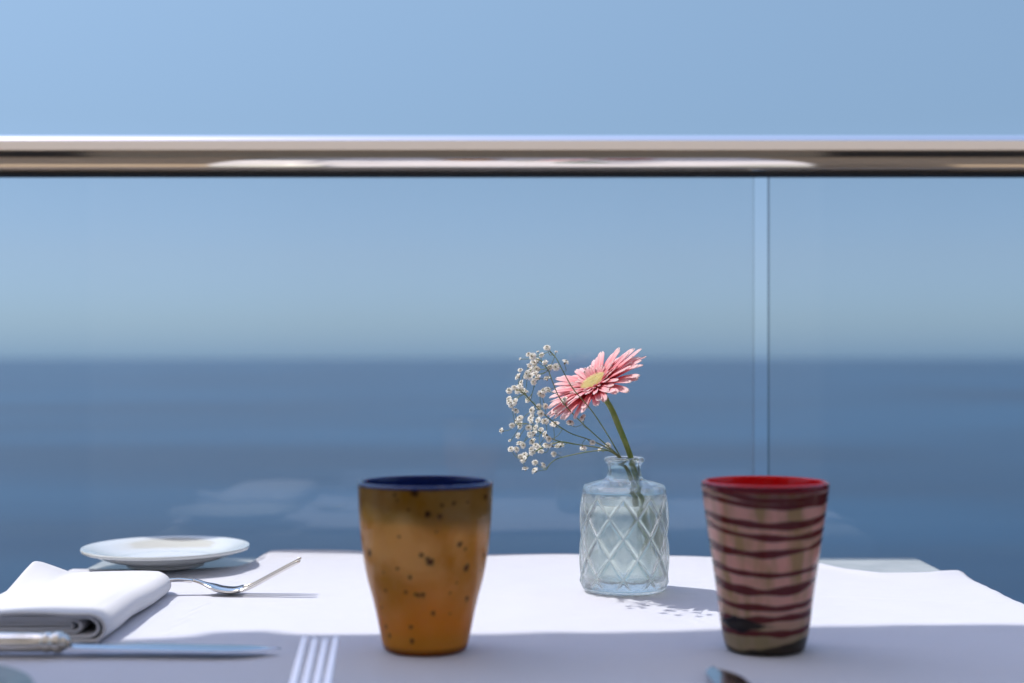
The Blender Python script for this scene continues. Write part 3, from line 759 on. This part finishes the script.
        for i in range(nu):
            for k in range(nw-1):
                x = i*nw+k; fs.append((x, x+1, x+nw+1, x+nw))
        o = mesh_obj(name, vs, fs, m, t); ca = o.data.color_attributes.new('along', 'FLOAT_COLOR', 'POINT')
        for d, c in zip(ca.data, col): d.color = c
        o.modifiers.new('s', 'SOLIDIFY').thickness = 0.0002
        return o
    n1 = 44
    for k in range(n1):
        a = 2*pi*(k + rg.uniform(-.35, .35))/n1
        petal(a, 0.0085, rg.uniform(0.0325, 0.0372), rg.uniform(0.0027, 0.0034), -0.002, rg.uniform(0.004, 0.010), rg.uniform(0.002, 0.009), rg.uniform(-0.003, 0.003))
    n2 = 38
    for k in range(n2):
        a = 2*pi*(k + 0.5 + rg.uniform(-.3, .3))/n2
        petal(a, 0.0080, rg.uniform(0.024, 0.031), rg.uniform(0.0022, 0.0030), 0.0, rg.uniform(0.007, 0.014), rg.uniform(0.001, 0.008), rg.uniform(-0.003, 0.003))
    n3 = 46
    for k in range(n3):
        a = 2*pi*(k + rg.uniform(-.3, .3))/n3
        petal(a, 0.0072, rg.uniform(0.009, 0.017), rg.uniform(0.0010, 0.0017), 0.0015, rg.uniform(0.004, 0.009), rg.uniform(0.000, 0.002), rg.uniform(-0.002, 0.002), 'inner_petal')
    # disc of tiny florets
    mb = MB()
    for r, h in ((0, 0),): pass
    vs = [loc(0, 0, 0.0018)]; fs = []
    for i, (r, h) in enumerate([(0.003, 0.0022), (0.006, 0.0034), (0.0085, 0.0030), (0.0095, 0.0005), (0.009, -0.002)]): vs += [loc(r, 2*pi*k/24, h) for k in range(24)]
    for k in range(24): fs.append((0, 1+k, 1+(k+1) % 24))
    for i in range(4):
        for k in range(24): fs.append((1+i*24+k, 1+i*24+(k+1) % 24, 1+(i+1)*24+(k+1) % 24, 1+(i+1)*24+k))
    mb.add(vs, fs)
    for i in range(330):
        a = i*2.39996; r = 0.0100*sqrt(i/330); h = interp(r, [(0, 0.0018), (0.003, 0.0022), (0.006, 0.0034), (0.0085, 0.0030), (0.0106, 0.0026)])
        tip = loc(r*1.10, a, h + 0.0012 + 0.0012*(r/0.01)**2 + rg.uniform(-.0002, .0004)); bs = loc(r, a, h-0.0006)
        mb.tube([bs, (bs+tip)/2, tip], [0.00022, 0.00034, 0.00016], 5)
    mb.build('flower_disc', M_disc, t)
make_gerbera()

# ------------------------------------------------------------------ gypsophila
def make_gyps():
    base = Vector((VX+0.004, VY+0.004, TOP+0.0095))
    t = thing('gypsophila', "spray of tiny white baby's breath blossoms on thin stems left of the pink daisy", 'flower', base)
    rg = random.Random(21)
    stems = [[(648, 560, 1.14), (636, 492, 1.138), (627, 466, 1.132), (620, 456, 1.128), (609, 437, 1.11), (592, 411, 1.085), (574, 390, 1.07), (564, 373, 1.07), (556, 358, 1.075), (549, 350, 1.08)],
             [(646, 556, 1.145), (635, 494, 1.14), (626, 466, 1.136), (620, 457, 1.132), (603, 442, 1.115), (579, 420, 1.095), (561, 400, 1.085), (553, 383, 1.085), (548, 370, 1.09), (540, 360, 1.09)],
             [(642, 552, 1.15), (634, 495, 1.143), (625, 466, 1.138), (612, 451, 1.134), (590, 440, 1.13), (568, 432, 1.12), (546, 416, 1.115), (532, 402, 1.11), (522, 392, 1.11), (512, 388, 1.11)],
             [(640, 549, 1.142), (633, 496, 1.141), (624, 465, 1.139), (607, 450, 1.14), (574, 444, 1.14), (555, 440, 1.14), (540, 432, 1.14), (528, 424, 1.14), (515, 424, 1.14)],
             [(644, 545, 1.147), (634, 497, 1.142), (624, 464, 1.141), (612, 452, 1.145), (594, 451, 1.15), (563, 457, 1.155), (552, 462, 1.155), (546, 470, 1.155)],
             [(574, 444, 1.14), (560, 442, 1.14), (545, 447, 1.145), (532, 453, 1.15), (524, 460, 1.15)]]
    mb = MB(); allp = []
    for s in stems:
        P = smoothprofile([tuple(W(*p) - base) for p in s], 44); m = len(P)
        mb.tube(P, [0.00062 - 0.00032*i/m for i in range(m)], 6)
        allp += [(p, i/m) for i, p in enumerate(P) if i > m*(0.45 if s is not stems[-1] else 0.0)]
    raw = [(278,40),(190,75),(212,82),(255,75),(228,100),(270,112),(295,135),(325,133),(367,110),(148,150),(190,130),(212,115),(225,145),(185,165),(178,176),(205,150),(138,180),(235,185),(200,180),(215,205),(222,165),(278,190),(155,210),(150,225),(118,235),(135,250),(95,250),(160,250),(175,258),(145,232),(95,290),(98,305),(125,303),(108,318),(188,293),(123,347),(240,325),(268,325),(265,250),(255,270),(245,262),(280,245),(208,345),(210,365),(245,360),(200,385),(205,400),(150,385),(108,418),(150,418),(138,395),(60,443),(190,430),(225,430),(238,395),(268,400),(305,412),(320,415),(250,440),(140,468),(215,460),(195,465),(272,462),(285,485),(210,500),(145,508),(160,515),(103,535),(128,535),(205,535),(235,530),(272,517),(300,517),(330,520),(345,515),(208,550),(250,548),(310,557),(148,570),(170,565),(165,585),(220,600),(257,612),(172,630),(220,640),(390,408),(455,382),(458,530),(225,520),(330,355),(385,340),(365,295)]
    pos = [(490+x/4.88, 340+y/4.88) for x, y in raw] + [(608, 446), (600.7, 449.6), (592, 443), (583, 448.5)]
    small = [(520.5, 359), (510, 441), (549, 349), (538, 352), (556, 352)]
    # one blossom: overlapping ruffled petals round a brown-green cup
    def blossom_mesh(seed):
        r2 = random.Random(seed); b = MB()
        for ring, (cnt, tilt, ln) in enumerate(((7, 0.25, 0.0022), (6, 0.75, 0.0019), (5, 1.15, 0.0016))):
            for k in range(cnt):
                a = 2*pi*(k + ring*0.4 + r2.uniform(-.2, .2))/cnt; tl = tilt + r2.uniform(-.2, .2)
                dirv = Vector((cos(a)*cos(tl), sin(a)*cos(tl), sin(tl))); sv = Vector((-sin(a), cos(a), 0)); up = dirv.cross(sv)*-1
                vs = []
                for i in range(4):
                    u = i/3; wd = 0.0011*(0.4+0.8*u)*(1 if i < 3 else 0.7)
                    for q in (-1, 0, 1): vs.append(dirv*(ln*(u if q else u*0.93)) + sv*(wd*q) + Vector((0, 0, 1))*(0.0005*sin(u*3)+0.0002*q*r2.uniform(-1, 1)) + up*0.0002*(q*q))
                fs = []
                for i in range(3):
                    for q in range(2): fs.append((i*3+q, i*3+q+1, i*3+q+4, i*3+q+3))
                b.add(vs, fs)
        nf = len(b.f)
        b.add(*lathe([(0, -0.0012), (0.0004, -0.0010), (0.0005, -0.0004), (0.0004, 0.0), (0, 0.0002)], 8))
        # little brownish eye
        b.add([(v[0], v[1], v[2]+0.0012) for v in lathe([(0, -0.0003), (0.00045, 0.0), (0.0003, 0.0004), (0, 0.0005)], 6)[0]], lathe([(0, -0.0003), (0.00045, 0.0), (0.0003, 0.0004), (0, 0.0005)], 6)[1])
        o = b.build('blossom', None, t, smooth=True)
        o.data.materials.append(M_petalw); o.data.materials.append(M_bract)
        for i, p in enumerate(o.data.polygons): p.material_index = 0 if i < nf else 1
        return o
    protos = [blossom_mesh(s) for s in (1, 2, 3)]
    items = [(p, 1.0) for p in pos] + [(p, 0.45) for p in small]
    for i, (p, sc) in enumerate(items):
        near = min(allp, key=lambda a: ((a[0]+base - W(p[0], p[1], (a[0]+base).y)).length))
        d = (near[0]+base).y + rg.uniform(-0.022, 0.022)
        P = W(p[0], p[1], d) - base
        o = protos[i] if i < 3 else protos[i % 3].copy()
        if i >= 3: COL.objects.link(o)
        o.parent = t; o.location = P
        # face outwards (left/up/toward the viewer), varied
        dv = Vector((rg.uniform(-1, 0.4), rg.uniform(-1.2, -0.1), rg.uniform(0.1, 1.1))).normalized()
        o.rotation_euler = dv.to_track_quat('Z', 'Y').to_euler(); s = sc*rg.uniform(1.1, 1.55); o.scale = (s*rg.uniform(.85, 1.1), s*rg.uniform(.85, 1.1), s*rg.uniform(.8, 1.25))
        # pedicel: leaves the stem lower down (towards the vase)
        cand = [a for a in allp if (a[0]-P).length > 0.006]
        root = Vector(((VX+0.02), VY, TOP+0.10)) - base
        best = min(cand, key=lambda a: (a[0]-P).length + 0.7*max(0, (a[0]-root).length - (P-root).length + 0.006))
        A = best[0]; mid = (A+P)/2 + Vector((rg.uniform(-.002, .002), rg.uniform(-.002, .002), rg.uniform(-.003, .001)))
        mb.tube(smoothprofile([tuple(A), tuple(mid), tuple(P - dv*0.001*sc)], 7), 0.00022, 5)
    mb.build('stem', M_thin, t)
make_gyps()
